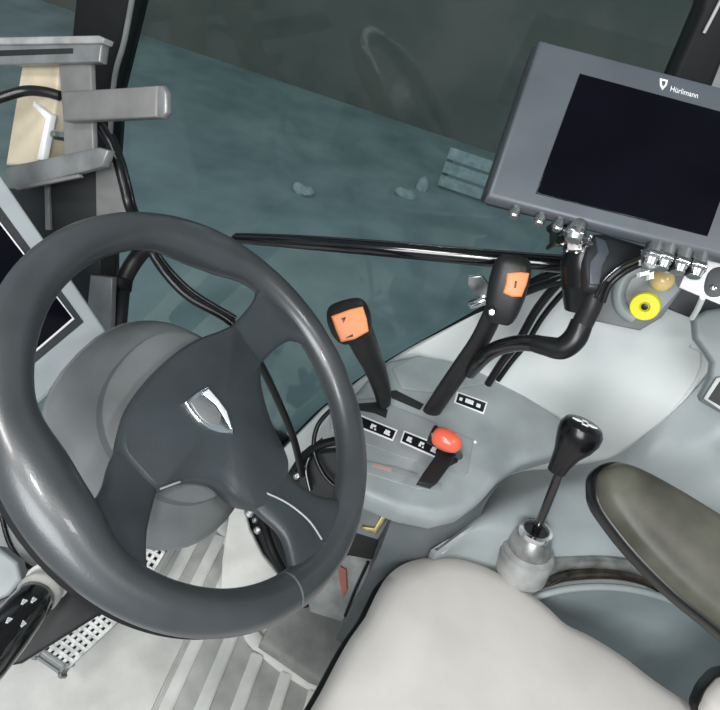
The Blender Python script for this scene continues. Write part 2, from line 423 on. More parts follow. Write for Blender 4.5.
spoke('spoke', [(-.012, -.045), (-.018, -.075), (-.027, -.104), (-.034, -.132), (-.042, -.163)], [.085, .070, .057, .064, .12], [-.030, -.030, -.026, -.018, -.012])
# centre pad
pd = [(-.088, .0385), (-.068, .0495), (-.042, .0545), (0, .0535), (.045, .0455), (.080, .031), (.100, .021), (.0935, 0), (.087, -.025), (.064, -.0385), (.038, -.064), (.022, -.090), (.008, -.104), (-.018, -.108), (-.042, -.102), (-.0545, -.088), (-.0575, -.068), (-.0565, -.050), (-.068, -.028), (-.082, -.0145), (-.0965, -.0035), (-.094, .020)]
q2 = crv([V((*p, 0)) for p in pd], 4)
PH = Pl(W - n*.02, n); PH.u, PH.v = a, b
bm = bmesh.new(); Q = [V((p.x, p.y)) for p in q2]; RR = []
RR.append([PH.at(q.x, q.y, -.03) for q in inset(Q, .008)])
RR.append([PH.at(q.x, q.y, -.010) for q in inset(Q, .0)])
RR.append([PH.at(q.x, q.y, -.003) for q in inset(Q, .001)])
RR.append([PH.at(q.x, q.y, 0) for q in inset(Q, .0035)])
qi = inset(Q, .0045)
for f in (.2, .4, .6, .8, .95):
    z = .008*(1-(1-f)**2)
    RR.append([PH.at(q.x*(1-f) - .004*f, q.y*(1-f) - .012*f, z) for q in qi])
rings(bm, RR)
hub = obj('hub_pad', bm, 'pad', sw)
# pad lower step under the pad (horn skirt) and hub boss
obj('hub_boss', lathe_bm(wp(0, 0, -.10), n, [(.035, -.02), (.035, .03), (.038, .05), (.042, .066)], 40), 'blackmatt', sw)
# light grey strips built in place of edge highlights
for s in ([(-.036, -.090, -.0195), (-.0345, -.112, -.013), (-.041, -.134, -.004), (-.054, -.149, .004)], [(-.096, -.004, -.02), (-.088, -.0095, -.0195), (-.081, -.0145, -.0195)]):
    obj('edge_highlight', tube_bm([wp(*p) for p in s], .0009, 8), 'alulight', sw, 'thin light grey strip drawn as edge highlight')
# emblem
eo = [(x-.008, y+.003) for x, y in [(.0145, .0094), (-.0005, .0145), (-.0158, .0179), (-.0195, .009), (-.0224, -.0011), (-.0212, -.013), (-.0172, -.0225), (-.0082, -.0345), (.0005, -.029), (.0072, -.0199), (.0117, -.006)]]
PE = Pl(W - n*.0100, n); PE.u, PE.v = a, b
em = obj('emblem', slab_bm(PE, [PE.at(x, y) for x, y in eo], .005, .002), 'chrome', sw, 'chrome shield emblem')
def shr(pts, k, dx=0, dy=0): return [((x+.005)*k-.005+dx, (y+.006)*k-.006+dy) for x, y in pts]
PE2 = Pl(W - n*.0094, n); PE2.u, PE2.v = a, b
left = [(x-.008, y+.003) for x, y in [(.000, .0105), (-.0135, .0135), (-.0168, .006), (-.0190, -.002), (-.0178, -.012), (-.0125, -.019), (-.002, -.016), (.0015, -.006)]]
right = [(x-.008, y+.003) for x, y in [(.0025, .0095), (.0115, .0075), (.0095, -.006), (.0058, -.018), (-.001, -.026), (-.0065, -.0305), (-.001, -.018), (.0035, -.006)]]
obj('emblem_highlight', slab_bm(PE2, [PE2.at(x, y) for x, y in right], .003, .001), 'glint', em, 'silver facet drawn as the chrome highlight')  # silver facet paints the highlight on the right half of the chrome
obj('emblem_field', slab_bm(PE2, [PE2.at(x, y) for x, y in left], .003, .001), 'alu', em, 'dull grey field')

# ============================================================ STEERING COLUMN
base = D(140, 440, .64)
cax = n
co = V(base)
cu_ = thing('steering_column', 'bulky grey rounded plastic column cover behind the steering wheel', 'steering column', co)
def ell(o, ax, rx, ry, z, seg=40, e=2.3):
    out = []
    for j in range(seg):
        q = 2*pi*j/seg; cx = copysign(abs(cos(q))**(2/e), cos(q)); sx = copysign(abs(sin(q))**(2/e), sin(q))
        out.append(o + a*(rx*cx) + b*(ry*sx) + ax*z)
    return out
o2 = W + a*.006 + b*.002
RR = [ell(o2-a*.004, n, .040, .036, -.045), ell(o2-a*.004, n, .066, .058, -.047), ell(o2-a*.003, n, .083, .073, -.050), ell(o2-a*.002, n, .0865, .0755, -.052), ell(o2-a*.001, n, .0875, .0765, -.062), ell(o2, n, .095, .083, -.066), ell(o2, n, .104, .092, -.072), ell(o2, n, .115, .103, -.086), ell(o2, n, .1165, .1045, -.092)]
bm = bmesh.new(); rings(bm, RR); obj('upper_cover', bm, 'shroud', cu_)
RR = [ell(o2, n, .112, .100, -.088), ell(o2, n, .1185, .1065, -.093), ell(o2+a*.004, n, .1185, .106, -.104), ell(o2+a*.02-b*.006, n, .098, .085, -.15), ell(o2+a*.045-b*.015, n, .060, .055, -.22), ell(o2+a*.07-b*.02, n, .042, .042, -.32), ell(o2+a*.13-b*.03, n, .04, .04, -.60), ell(o2+a*.2-b*.04, n, .04, .04, -.86)]
bm = bmesh.new(); rings(bm, RR); obj('lower_cover', bm, 'shroud', cu_)

# ============================================================ STALK, lower left
st = thing('indicator_stalk', 'glossy black control stalk with white symbols and pale collar below the wheel rim', 'stalk', D(45, 590, .50))
p0, p1 = D(43, 588, .53), D(-14, 660, .44)
ax = (p1-p0).normalized(); L = (p1-p0).length
obj('collar', lathe_bm(p0, ax, [(.012, -.02), (.019, -.018), (.0205, -.008), (.018, -.005), (.018, .001), (.0195, .004), (.0195, .010), (.017, .014), (.017, .02)], 32), 'collar', st, 'pale ribbed collar')
obj('grip', lathe_bm(p0, ax, [(.015, .012), (.0178, .016), (.019, .04), (.0195, .07), (.0185, .1), (.0155, .115), (.006, .12)], 36), 'blackgloss', st)
vdir = (CAM - (p0+ax*.05)); vdir = (vdir - ax*vdir.dot(ax)).normalized(); sd = ax.cross(vdir)
for s, w_ in ((.040, .0), (.046, .006), (.066, -.006), (.070, .006)):
    q = w_/.021; nn = (vdir*cos(q) + sd*sin(q)); c = p0 + ax*s + nn*.0192
    bmq = bmesh.new()
    for k in range(3):
        box_bm(c + ax*(.0022*(k-1)), ax, nn.cross(ax), nn, .0015, .004-.001*k, .0012, 0, bmq)
    box_bm(c, ax, nn.cross(ax), nn, .005, .001, .0012, 0, bmq)
    obj('symbol', bmq, 'mark', st, 'white printed symbol')
# black wedge arm of the column below the stalk
PB = Pl(D(55, 630, .58), (-.35, -.3, .85))
tag(obj('column_bracket', slab(PB, [(66, 585), (104, 600), (100, 615), (22, 664), (-20, 672), (-20, 640), (40, 600)], .02, .004), 'lever'), 'flat black wedge shaped bracket sticking out beneath the control stalk', 'bracket')
lc = thing('column_trim', 'light grey moulded trim piece at the left edge, behind the lower wheel rim', 'trim', D(5, 575, .58))
PB2 = Pl(D(5, 575, .57), (-.45, -.2, .85))
obj('trim_shell', slab(PB2, [(-40, 540), (0, 548), (18, 562), (22, 580), (8, 596), (-40, 618)], .03, .004), 'gate', lc)
obj('trim_edge', slab(PB2, [(-40, 612), (10, 594), (26, 575), (34, 582), (20, 602), (-40, 632)], .02, .003, off=-.006), 'black', lc, 'black edge')
PB3 = Pl(D(10, 545, .64), (-.5, -.1, .8))
obj('rear_shell', slab(PB3, [(-30, 500), (4, 505), (30, 545), (50, 570), (44, 580), (20, 575), (-30, 560)], .03, .006), 'gate', lc)
obj('gap', tube_bm([PB3.hit(*p, .002) for p in ((0, 510), (8, 540), (20, 560), (34, 570))], .0025), 'black', lc, 'black seam')

# ============================================================ PEDALS
def pedal(quad, t, lab, nu, nv):
    c = V((0, 0, 0)); z0 = .16
    A, B, Cc, Dd = [atZ(*p, z) for p, z in zip(quad, t)]
    o = (A+B+Cc+Dd)/4; P = pl3(A, B, Dd)
    pd = thing('foot_pedal', lab, 'pedal', o, 'foot pedals')
    obj('pedal_plate', slab_bm(P, [A, B, Cc, Dd], .016, .004, off=-.006), 'blackmatt', pd)
    bm = bmesh.new()
    def lp(u, v): return (A*(1-u)+B*u)*(1-v) + (Dd*(1-u)+Cc*u)*v
    for i in range(nu+1):
        u = i/nu; p, q = lp(u, 0), lp(u, 1); box_bm((p+q)/2 - P.n*.003, q-p, P.n.cross(q-p), P.n, (q-p).length, .0062, .008, .0008, bm)
    for i in range(nv+1):
        v = i/nv; p, q = lp(0, v), lp(1, v); box_bm((p+q)/2 - P.n*.003, q-p, P.n.cross(q-p), P.n, (q-p).length, .0062, .008, .0008, bm)
    obj('tread_grid', bm, 'tread', pd, 'pale metal grid of square holes')
    e = A - Dd
    obj('front_lip', box_bm((A+B)/2 + e.normalized()*.006 - P.n*.008, B-A, P.n.cross(B-A), P.n, (B-A).length, .016, .018, .004), 'rubber_grey', pd)
    ps = (Dd+Cc)/2 - P.n*.01
    obj('pedal_arm', tube_bm([o - P.n*.012, o - P.n*.05 + V((.04, .02, 0)), o + V((.10, .05, -.03)), V((o.x+.16, o.y+.07, .012))], .010), 'black', pd)
    return pd
pedal([(42, 650), (67, 667), (120, 617), (96, 596)], (.13, .13, .17, .17), 'left foot pedal with a pale square grid tread, under the black wedge bracket', 5, 9)
pedal([(120, 572), (145, 582), (164, 551), (142, 536)], (.13, .13, .17, .17), 'right foot pedal with a pale grid tread, glimpsed inside the lower wheel opening', 4, 5)

# ============================================================ DASH TERMINAL behind wheel, left
c1 = D(113, 338, .66)
PTm = pl3(c1, D(0, 172, .60), D(40, 405, .60))
tm = thing('dash_terminal', 'light grey framed terminal with dark screen, leaning behind the left of the wheel', 'display', c1)
obj('bezel', slab(PTm, [(113, 338), (-30, 128), (-190, 270), (-50, 485)], .035, .006), 'terminal', tm)
obj('groove', slab(PTm, [(84, 322), (-30, 165), (-170, 276), (-48, 432)], .002, .0008, off=.001), 'monside', tm)
obj('inner_frame', slab(PTm, [(75, 319), (-30, 182), (-160, 278), (-46, 422)], .003, .001, off=.0028), 'mark', tm, 'thin white inner frame')
obj('screen', slab(PTm, [(72.5, 318), (-30, 185), (-155, 280), (-45, 419)], .003, .0008, off=.0034), 'screen', tm, 'dark screen')

# ============================================================ FRONT BRACKET upper left
br = thing('rail_bracket', 'grey metal bracket of two rails, upright plate and side clip, upper left', 'bracket', D(70, 110, .66))
PBk = Pl(D(85, 105, .66), (-.85, .35, .35))
obj('rail', slab(PBk, [(-60, 45), (102, 39), (99, 62), (-60, 66)], .012, .003, off=.012), 'alu', br)
obj('rail_lip', slab(PBk, [(-60, 38), (98, 35), (104, 38), (102, 43), (-60, 45)], .014, .002, off=.016), 'boot', br, 'bright upper edge')
obj('rail_slot', slab(PBk, [(-60, 52), (72, 48), (72, 53), (-60, 58)], .002, .0005, off=.0135), 'dark', br, 'dark slot')
obj('rail', slab(PBk, [(4, 167), (98, 147), (108, 150), (102, 166), (20, 189), (5, 188)], .012, .003, off=.012), 'alu', br)
obj('rail_lip', slab(PBk, [(16, 186), (78, 174), (80, 177), (16, 190)], .006, .001, off=.016), 'bracketgrey', br, 'bright lower edge')
obj('upright_plate', slab(PBk, [(58, 62), (90, 62), (92, 120), (93, 152), (64, 158), (62, 110)], .008, .002, off=.004), 'bracketgrey', br)
cl = obj('clip_arm', slab(PBk, [(61, 91), (112, 88), (157, 85), (156, 117), (112, 119), (63, 121)], .014, .003, off=.022), 'bracketgrey', br, 'pale grey side clip')
obj('clip_end', slab(PBk, [(154, 85), (162, 85), (166, 92), (166, 112), (162, 118), (154, 117)], .010, .003, off=.020), 'alu', cl, 'darker clip end')
cp = Pl(D(35, 110, .72), (-.85, .3, .3))
wb = thing('cream_post', 'cream painted upright post standing behind the grey bracket rails', 'post', cp.hit(35, 110))
obj('post_body', slab(cp, [(22, 60), (58, 60), (57, 95), (44, 165), (5, 165)], .03, .004), 'cream', wb)
obj('flange', slab(cp, [(33, 101), (50, 115), (42, 160), (36, 160), (45, 119), (32, 106)], .01, .002, off=.008), 'white', wb, 'white painted flange')
obj('bolt', lathe_bm(cp.hit(57, 135, .01), cp.n, [(.006, -.02), (.006, .004), (.004, .007)], 6), 'steel', wb)
dk = thing('front_box', 'dark box with a grey divider under the lower bracket rail', 'box', D(60, 200, .74))
PK = Pl(D(60, 200, .74), (-.9, .2, .3))
obj('box_body', slab(PK, [(8, 175), (100, 160), (100, 340), (8, 340)], .03, .004), 'dark', dk)
obj('divider', slab(PK, [(44, 180), (48, 180), (50, 230), (45, 230)], .006, .001, off=.004), 'alu', dk)
obj('mount_plate', slab(PK, [(95, 165), (112, 162), (126, 203), (124, 240), (96, 240)], .01, .002, off=.004), 'bracketgrey', dk, 'bright dented mount plate')
obj('side_plate', slab(PK, [(90, 275), (112, 278), (110, 335), (84, 335)], .01, .002, off=.004), 'alu', dk)
# black grab handle inside the wheel opening
gh = thing('grab_bar', 'curved black grab bar rising behind the top of the wheel', 'grab bar', D(120, 330, .80))
obj('handle_tube', tube_bm([D(116, 352, .78), D(119, 318, .79), D(123, 285, .80), (D(134, 262, .80)), D(152, 243, .81), D(180, 232, .84)], .0115), 'lever', gh)
obj('handle_clamp', lathe_bm(D(121, 286, .80), D(123, 270, .80)-D(121, 286, .80), [(.012, -.008), (.015, -.006), (.015, .01), (.012, .012)], 20), 'blackmatt', gh)
# cables at left
tag(obj('power_cable', tube_bm([D(96, 119, .668), D(108, 138, .672), D(117, 160, .675), D(124, 186, .68), D(131, 212, .69), D(148, 246, .75), D(166, 274, .76), (D(190, 298, .77)), D(232, 323, .78), D(258, 360, .80), D(280, 405, .86), D(294, 440, .90), D(302, 475, .95)], .0058), 'black'), 'black cable drooping from the bracket clip, behind the wheel, down to the console', 'cable')
tag(obj('thin_cable', tube_bm([D(112, 135, .675), D(122, 160, .678), D(129, 186, .684), D(136, 212, .695), D(153, 246, .755), D(172, 272, .77), (D(196, 294, .78)), D(236, 318, .79)], .0034), 'black'), 'thinner black cable running alongside the drooping bracket cable', 'cable')
tag(obj('short_cable', tube_bm([D(-40, 110, .66), D(0, 98, .665), D(25, 91, .67), D(45, 92, .67), D(60, 96, .672)], .006), 'black'), 'short black cable crossing in front of the cream post', 'cable')

# ============================================================ GRAB RAIL on the window
gr = thing('grab_rail', 'long black grab rail running level across the lower side window', 'rail', atX(400, 250, .80))
obj('rail_tube', tube_bm([atX(236, 238, .80), atX(300, 242, .80), atX(400, 250, .80), atX(500, 259, .80), atX(590, 266, .80)], [.0085, .0118, .0132, .0136, .0138], 18), 'blackgloss', gr)
obj('rail_tip', lathe_bm(atX(236, 238, .80), atX(236, 238, .80)-atX(300, 242, .80), [(.008, -.002), (.006, .004), (.002, .008)], 14), 'black', gr)
for px in ((572, 268),):
    p = atX(*px, .80); obj('rail_bracket', tube_bm([p, p + V((.03, 0, -.005)), p + V((.055, 0, -.005))], .008, 10), 'black', gr)
# silver latch hanging below the rail
lt = thing('window_latch', 'small silver latch hanging below the grab rail by the second orange lever', 'latch', atX(478, 290, .79))
PL = Pl((.79, 0, 0), (1, 0, 0))
obj('latch_plate', slab(PL, [(468, 277), (482, 276), (492, 290), (490, 298), (476, 297), (467, 285)], .008, .002), 'steel', lt)
obj('latch_pin', lathe_bm(PL.hit(479, 302), PL.hit(492, 298)-PL.hit(479, 302), [(.006, -.016), (.0075, -.014), (.0075, .012), (.006, .014)], 16), 'chrome', lt)

# ============================================================ FRONT CONSOLE
pa, pb, pc = atZ(440, 512, .57), atZ(385, 360, .615), atZ(561, 416, .60)
PC = pl3(pa, pb, pc)
cs = thing('side_console', 'grey side console with lever slots right of the steering wheel', 'console', PC.hit(440, 440))
top = [(342, 432), (346, 402), (385, 359), (420, 352), (482, 368), (525, 392), (562, 416), (592, 442), (560, 452), (524, 462), (502, 478), (484, 498), (464, 512), (438, 518), (404, 511), (370, 497), (352, 486), (346, 470)]
obj('console_top', slab(PC, top, .055, .016, seg=5), 'console', cs)
# cut line / raised deck toward the window
deck = [(402, 388), (386, 360), (420, 354), (481, 369), (558, 416), (520, 420), (470, 402), (430, 398)]
# gate plate and its labels
obj('gate_plate', slab(PC, [(330, 402), (352, 400), (372, 398), (430, 420), (474, 440), (468, 472), (462, 477), (400, 456), (355, 440), (330, 430)], .004, .0015, off=.003), 'gate', cs)
obj('lower_ledge', slab(PC, [(340, 452), (372, 462), (420, 478), (442, 484), (440, 492), (415, 488), (370, 474), (338, 462)], .004, .0015, off=.002), 'console', cs, 'light ledge strip')
obj('red_stripe', slab(PC, [(372, 462), (392, 468), (391, 472), (371, 466)], .001, .0003, off=.0028), 'salmon', cs, 'short faded red stripe')
obj('grey_stripe', slab(PC, [(388, 465), (418, 474), (417, 479), (387, 471)], .001, .0003, off=.0026), 'gate', cs)
obj('slot', slab(PC, [(390, 391), (396, 390), (424, 404), (420, 410), (392, 398)], .001, .0003, off=.0012), 'dark', cs, 'black lever slot')
obj('slot', slab(PC, [(350, 404), (376, 402), (388, 410), (386, 418), (374, 413), (352, 409)], .001, .0003, off=.0036), 'dark', cs, 'black lever slot')
obj('slot', slab(PC, [(444, 452), (458, 450), (458, 462), (450, 466)], .001, .0003, off=.0036), 'dark', cs, 'black lever slot')
def label(corners, icons, name='icon_strip', off=.0038):
    A, B, Cc, Dd = corners
    pls = obj(name, slab(PC, corners, .0012, .0005, off=off), 'mark', cs, 'black strip with white outline and white symbols')
    def lp(u, v): return ((A[0]*(1-u)+B[0]*u)*(1-v)+(Dd[0]*(1-u)+Cc[0]*u)*v, (A[1]*(1-u)+B[1]*u)*(1-v)+(Dd[1]*(1-u)+Cc[1]*u)*v)
    e = .035; ev = .13
    obj('strip_face', slab(PC, [lp(e, ev), lp(1-e, ev), lp(1-e, 1-ev), lp(e, 1-ev)], .0008, .0003, off=off+.0005), 'black', pls)
    for i in range(icons):
        u = (i+.6)/(icons+.2)
        bmq = bmesh.new()
        slab(PC, [lp(u-.05, .32), lp(u+.06, .32), lp(u+.06, .5), lp(u-.05, .5)], .0006, .0002, off=off+.0009, bm=bmq)
        slab(PC, [lp(u-.06, .5), lp(u+(.0 if i % 2 else .05), .5), lp(u+(.0 if i % 2 else .05), .70), lp(u-.06, .70)], .0006, .0002, off=off+.0009, bm=bmq)
        slab(PC, [lp(u+.035, .58), lp(u+.075, .58), lp(u+.075, .72), lp(u+.035, .72)], .0006, .0002, off=off+.0009, bm=bmq)
        obj('symbol', bmq, 'mark', pls)
label([(352, 411), (398, 430), (393, 441), (350, 424)], 3)
label([(404, 430), (444, 446), (438, 459), (400, 442)], 3)
# little plate by the second lever
pls = obj('maker_plate', slab(PC, [(457, 391), (488, 402), (484, 414), (454, 402)], .002, .0008, off=.002), 'mark', cs, 'small black plate with white border')
obj('plate_face', slab(PC, [(458.5, 393), (486, 403), (483, 412), (456, 402)], .0008, .0003, off=.0026), 'black', pls)
for q in ([(466, 398), (474, 401), (473, 405), (465, 402)], [(460, 397), (463, 398), (462, 401), (459, 400)], [(477, 403), (481, 404.5), (480, 408), (476, 406.5)]):
    obj('symbol', slab(PC, q, .0006, .0002, off=.003), 'mark', pls)
obj('screw', lathe_bm(PC.hit(475, 442), PC.n, [(.003, -.002), (.003, .001), (.0015, .002)], 12), 'white', cs, 'small white screw cap')
obj('raised_pad', slab(PC, [(446, 360), (484, 370), (500, 380), (470, 386), (430, 392), (402, 388), (392, 368), (416, 356)], .004, .003, off=.003), 'console', cs)
# front face and pillar under the console
pil = [atZ(372, 500, .53), atZ(434, 518, .53), atZ(476, 508, .53), atZ(500, 480, .53)]
rows = [[PC.hit(396, 506, -.03), PC.hit(420, 514, -.03), PC.hit(445, 516, -.03), PC.hit(475, 506, -.03), PC.hit(500, 484, -.03)],
        [D(382, 545, .92), D(405, 548, .915), D(428, 548, .92), D(452, 535, .93), D(485, 505, .93)],
        [D(362, 590, 1.0), D(385, 595, 1.0), D(405, 595, 1.0), D(432, 575, 1.0), D(470, 545, 1.0)],
        [D(336, 640, 1.08), D(360, 650, 1.08), D(380, 650, 1.08), D(410, 620, 1.08), D(450, 590, 1.08)]]
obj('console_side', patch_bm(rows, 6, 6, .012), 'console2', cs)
# things under the console, left of the pillar
rb = thing('brass_bracket', 'tarnished brass bracket under the front edge of the side console', 'bracket', D(375, 515, 1.0))
PQ = Pl(D(375, 515, 1.0), (-.8, .1, .5))
obj('bracket_plate', slab(PQ, [(350, 498), (396, 508), (378, 540), (352, 532)], .01, .002), 'shroud', rb)
obj('bracket_arm', slab(PQ, [(386, 507), (393, 509), (376, 535), (360, 530), (362, 526), (374, 528)], .01, .002, off=.006), 'gold', rb)
PQ2 = Pl(D(345, 580, 1.1), (-.85, .15, .35))
cp2 = thing('firewall_panel', 'dusty pale panel low behind the console pillar, right of the wheel rim', 'panel', D(340, 590, 1.08))
obj('panel_sheet', slab(PQ2, [(330, 545), (378, 540), (366, 580), (342, 622), (310, 612), (305, 590)], .01, .002), 'boot', cp2)
obj('gap_shade', slab(PQ2, [(330, 500), (392, 500), (372, 560), (350, 556), (330, 556)], .008, .002, off=.012), 'dark', cp2, 'dark slab standing for the shaded gap')  # dark slab stands for the shade in the gap under the console
obj('red_tag', slab(PQ2, [(338, 566), (346, 570), (347, 590), (343, 598), (340, 585)], .004, .001, off=.006), 'fadedred', cp2, 'red strip')
obj('seam', tube_bm([PQ2.hit(368, 562, .008), PQ2.hit(355, 590, .008), PQ2.hit(345, 616, .008)], .003), 'black', cp2)

# hoses seen through the right wheel opening
hs = thing('hose_bundle', 'bundle of black hoses and a clip between wheel spokes and console', 'hoses', D(305, 460, .98))
obj('hose', tube_bm([D(292, 475, .99), D(303, 458, .98), D(318, 446, .97), D(340, 440, .96)], .008), 'black', hs)
obj('hose', tube_bm([D(310, 490, .98), D(306, 468, .98), D(312, 452, .98), D(324, 440, .98)], .006), 'blackgloss', hs)
obj('hose', tube_bm([D(336, 405, .96), D(318, 425, .97), D(314, 450, .97), D(324, 475, .97), D(340, 490, .97)], .004), 'black', hs)
obj('hose_clip', box_bm(D(291, 432, .93), a, b, n, .014, .01, .01, .002), 'alulight', hs)
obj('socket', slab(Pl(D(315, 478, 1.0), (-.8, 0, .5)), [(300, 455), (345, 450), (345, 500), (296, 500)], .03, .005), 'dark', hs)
obj('fitting', lathe_bm(D(297, 476, .95), CAM-D(297, 476, .95), [(.007, -.02), (.007, 0), (.004, .004)], 10), 'steel', hs)

# ============================================================ LEVERS
def head_block(c, ax, up, w, h, d, r, mt_, parent, nm='knob'):
    """rounded block knob centred at c; up = long axis, ax = facing axis"""
    up = V(up).normalized(); ax = (V(ax) - up*V(ax).dot(up)).normalized(); s = up.cross(ax)
    RR = []
    for k in range(13):
        q = -pi/2 + pi*k/12; z = sin(q); sc = max(.02, abs(cos(q))**.42)
        taper = 1 - .18*(1-(z+1)/2)
        ring = []
        for j in range(28):
            t = 2*pi*j/28; cx = copysign(abs(cos(t))**.62, cos(t)); sx = copysign(abs(sin(t))**.62, sin(t))
            ring.append(c + s*(w/2*cx*sc*taper) + ax*(d/2*sx*sc*taper) + up*(h/2*z))
        RR.append(ring)
    bm = bmesh.new(); rings(bm, RR); return obj(nm, bm, mt_, parent)
# first lever
l1b = PC.hit(384, 412)
l1 = thing('hydraulic_lever', 'black tapered lever with orange face button, standing nearest the steering wheel rim', 'lever', l1b, 'orange button levers')
t1 = .80
cK = D(351, 325, t1)
obj('shaft', tube_bm([l1b - PC.n*.01, D(383, 402, .93), D(381, 392, .925)], [.008, .008, .008], 16), 'black', l1)
obj('grip', tube_bm([D(384, 404, .925), D(382, 390, .91), D(375, 368, .875), D(365, 346, .835), D(357, 328, .81)], [.013, .0165, .0195, .0225, .025], 24, flat=.85), 'lever', l1)
upv = D(346, 300, t1-.01) - D(358, 345, t1+.03); fc = CAM - cK
k1 = head_block(D(350, 322, t1), fc, upv, .068, .060, .052, .01, 'lever', l1)
PO = Pl(D(350, 324, t1-.040), (CAM - cK).normalized() + V((0, 0, .15)))
ob = obj('button_face', slab(PO, [(331, 316), (350, 309), (363, 306), (367, 318), (369, 331), (355, 339), (341, 342), (336, 330)], .008, .003, smooth=0), 'orange', k1, 'orange face')
for q in ([(341, 318), (346, 317), (343.5, 323)], [(346, 337), (353, 334), (353, 336.5), (347, 338.5)]):
    obj('symbol', slab(PO, q, .0012, .0003, off=.0008), 'black', ob)
# second lever
l2b = PC.hit(432, 411)
l2 = thing('hydraulic_lever', 'black flat armed lever with orange face button, right below the grab rail', 'lever', l2b, 'orange button levers')
t2 = .76
bm = tube_bm([l2b - PC.n*.01, D(446, 390, .895), D(464, 364, .86), D(480, 340, .82), D(491, 318, .79), D(499, 300, .77)], [.016, .0165, .0165, .0155, .015, .015], 20, flat=.55, side=tuple(R))
obj('shaft', bm, 'lever', l2)
c2 = D(507, 290, t2)
k2 = head_block(c2, CAM-c2, D(512, 258, t2-.005)-D(496, 325, t2+.02), .058, .096, .046, .01, 'lever', l2)
PO2 = Pl(D(515, 285, t2-.026), (CAM-c2).normalized()*1.0 - R*(-.12))
ob = obj('button_face', slab(PO2, [(507, 273), (520, 271), (530, 273), (527, 285), (522, 297), (512, 297), (503, 293), (506, 283)], .008, .003), 'orange', k2, 'orange face')
obj('symbol', slab(PO2, [(515, 281), (517, 281), (516, 288), (514, 288)], .0012, .0003, off=.0008), 'black', ob)
p = D(492, 312, t2-.02)
obj('screw', lathe_bm(p, CAM-p, [(.005, -.01), (.005, .002), (.003, .004)], 12), 'chrome', k2, 'silver screw')
# red throttle
l3b = PC.hit(452, 460)
l3 = thing('throttle_lever', 'short flat black lever with a shiny red oval knob on the console', 'lever', l3b)
axr = (D(460, 447, .825) - D(432, 434, .835)).normalized(); cR = D(446, 440, .825)
prof = [(.0005, -.0245)] + [(.0165*sqrt(max(0, 1-(z/.0245)**2))**.85 + .0003, z) for z in [-.0235+.0047*k for k in range(11)]] + [(.0005, .0246)]
obj('knob', lathe_bm(cR, axr, prof, 32), 'red', l3, 'shiny red oval knob')
obj('knob_collar', lathe_bm(D(433, 435, .835), axr, [(.008, -.005), (.0145, -.004), (.0155, 0), (.0145, .005), (.01, .006)], 28), 'black', l3)
obj('shaft', tube_bm([PC.hit(458, 456), D(452, 448, .845)], .008, 14, n=2), 'black', l3)
PL3 = Pl(D(435, 468, .83), PC.n)
obj('arm', slab(PL3, [(441, 448), (458, 452), (452, 463), (438, 482), (432, 486), (418, 482), (424, 472)], .012, .003), 'lever', l3)

# ============================================================ REAR CONSOLE + GEAR LEVER
rowA = [PF.hit(430, 552, .004), PF.hit(500, 482, .006), PF.hit(560, 468, .006), PF.hit(610, 458, .006), PF.hit(650, 432, .006), PF.hit(690, 396, .006), PF.hit(740, 340, .006), PF.hit(800, 300, .006)]
rowB = [D(438, 548, .92), D(484, 514, .945), D(540, 492, .965), D(600, 485, .975), D(652, 468, .975), D(705, 440, .96), D(755, 400, .93), D(820, 360, .9)]
rowC = [D(425, 578, .98), D(478, 550, .935), D(535, 535, .925), D(600, 525, .94), D(660, 515, .945), D(715, 500, .93), D(770, 470, .9), D(830, 430, .88)]
rowD = [D(415, 610, 1.03), D(470, 605, 1.0), D(530, 585, .96), D(600, 567, .945), D(650, 575, .95), D(700, 596, .94), D(760, 580, .92), D(830, 560, .9)]
rc = thing('rear_console', 'smooth blue-grey rear console moulding carrying the black gear lever', 'console', D(600, 525, .94))
obj('moulding', patch_bm([rowA, rowB, rowC, rowD], 6, 6, .012), 'rear', rc)
g0 = D(528, 556, .90); gax = (D(546, 503, .85) - D(526, 556, .90)).normalized()
gl_ = thing('gear_lever', 'black knobbed gear lever on a chrome rod in a dusty metal boot', 'gear lever', g0)
bo = D(528, 552, .92)
obj('boot', lathe_bm(bo, gax, [(.042, -.045), (.044, -.012), (.0445, -.007), (.0435, -.002), (.041, .0), (.0415, .005), (.037, .008), (.036, .010)], 44), 'boot', gl_, 'dusty grey rubber boot')
obj('collar', lathe_bm(bo, gax, [(.034, .007), (.035, .012), (.033, .020), (.028, .036), (.025, .041), (.026, .044), (.025, .049), (.0195, .050), (.018, .043), (.010, .042)], 44), 'dustmetal', gl_, 'dull metal collar')
obj('bright_ring', lathe_bm(bo + gax*.042, gax, [(.0262, -.0015), (.0268, .003), (.026, .0075), (.0215, .0085), (.0195, .004), (.019, -.001)], 36), 'chrome', gl_, 'bright polished ring')
obj('socket_ring', lathe_bm(bo + gax*.045, gax, [(.0175, -.002), (.0175, .0025), (.009, .003)], 30), 'black', gl_)
rT = D(561, 468, .80); rB = bo + gax*.042
obj('rod', tube_bm([rB, rB.lerp(rT, .5) + R*.001, rT], .0068, 20, n=4), 'blackgloss', gl_)
kT = D(584, 423, .765); kB = D(556, 472, .80); kax = (kT-kB)
RR = []
kup = kax.normalized()
topn = ((CAM - kT).normalized()*.75 + V((0, 0, 1))*.55 + kup*.6).normalized()
u_ = (R - kup*R.dot(kup)).normalized(); v_ = kup.cross(u_)
for s, r_, sh in ((0, .0105, 0), (.02, .0135, 0), (.2, .0155, 0), (.4, .0195, .001), (.58, .0265, .003), (.74, .0305, .003), (.88, .0305, .002), (.97, .0265, .001), (1.01, .018, 0), (1.02, .006, 0)):
    c = kB + kax*s + u_*sh
    RR.append([c + u_*(r_*cos(2*pi*j/32)) + v_*(r_*.92*sin(2*pi*j/32)) for j in range(32)])
bm = bmesh.new(); rings(bm, RR); kn = obj('knob', bm, 'knobblack', gl_)
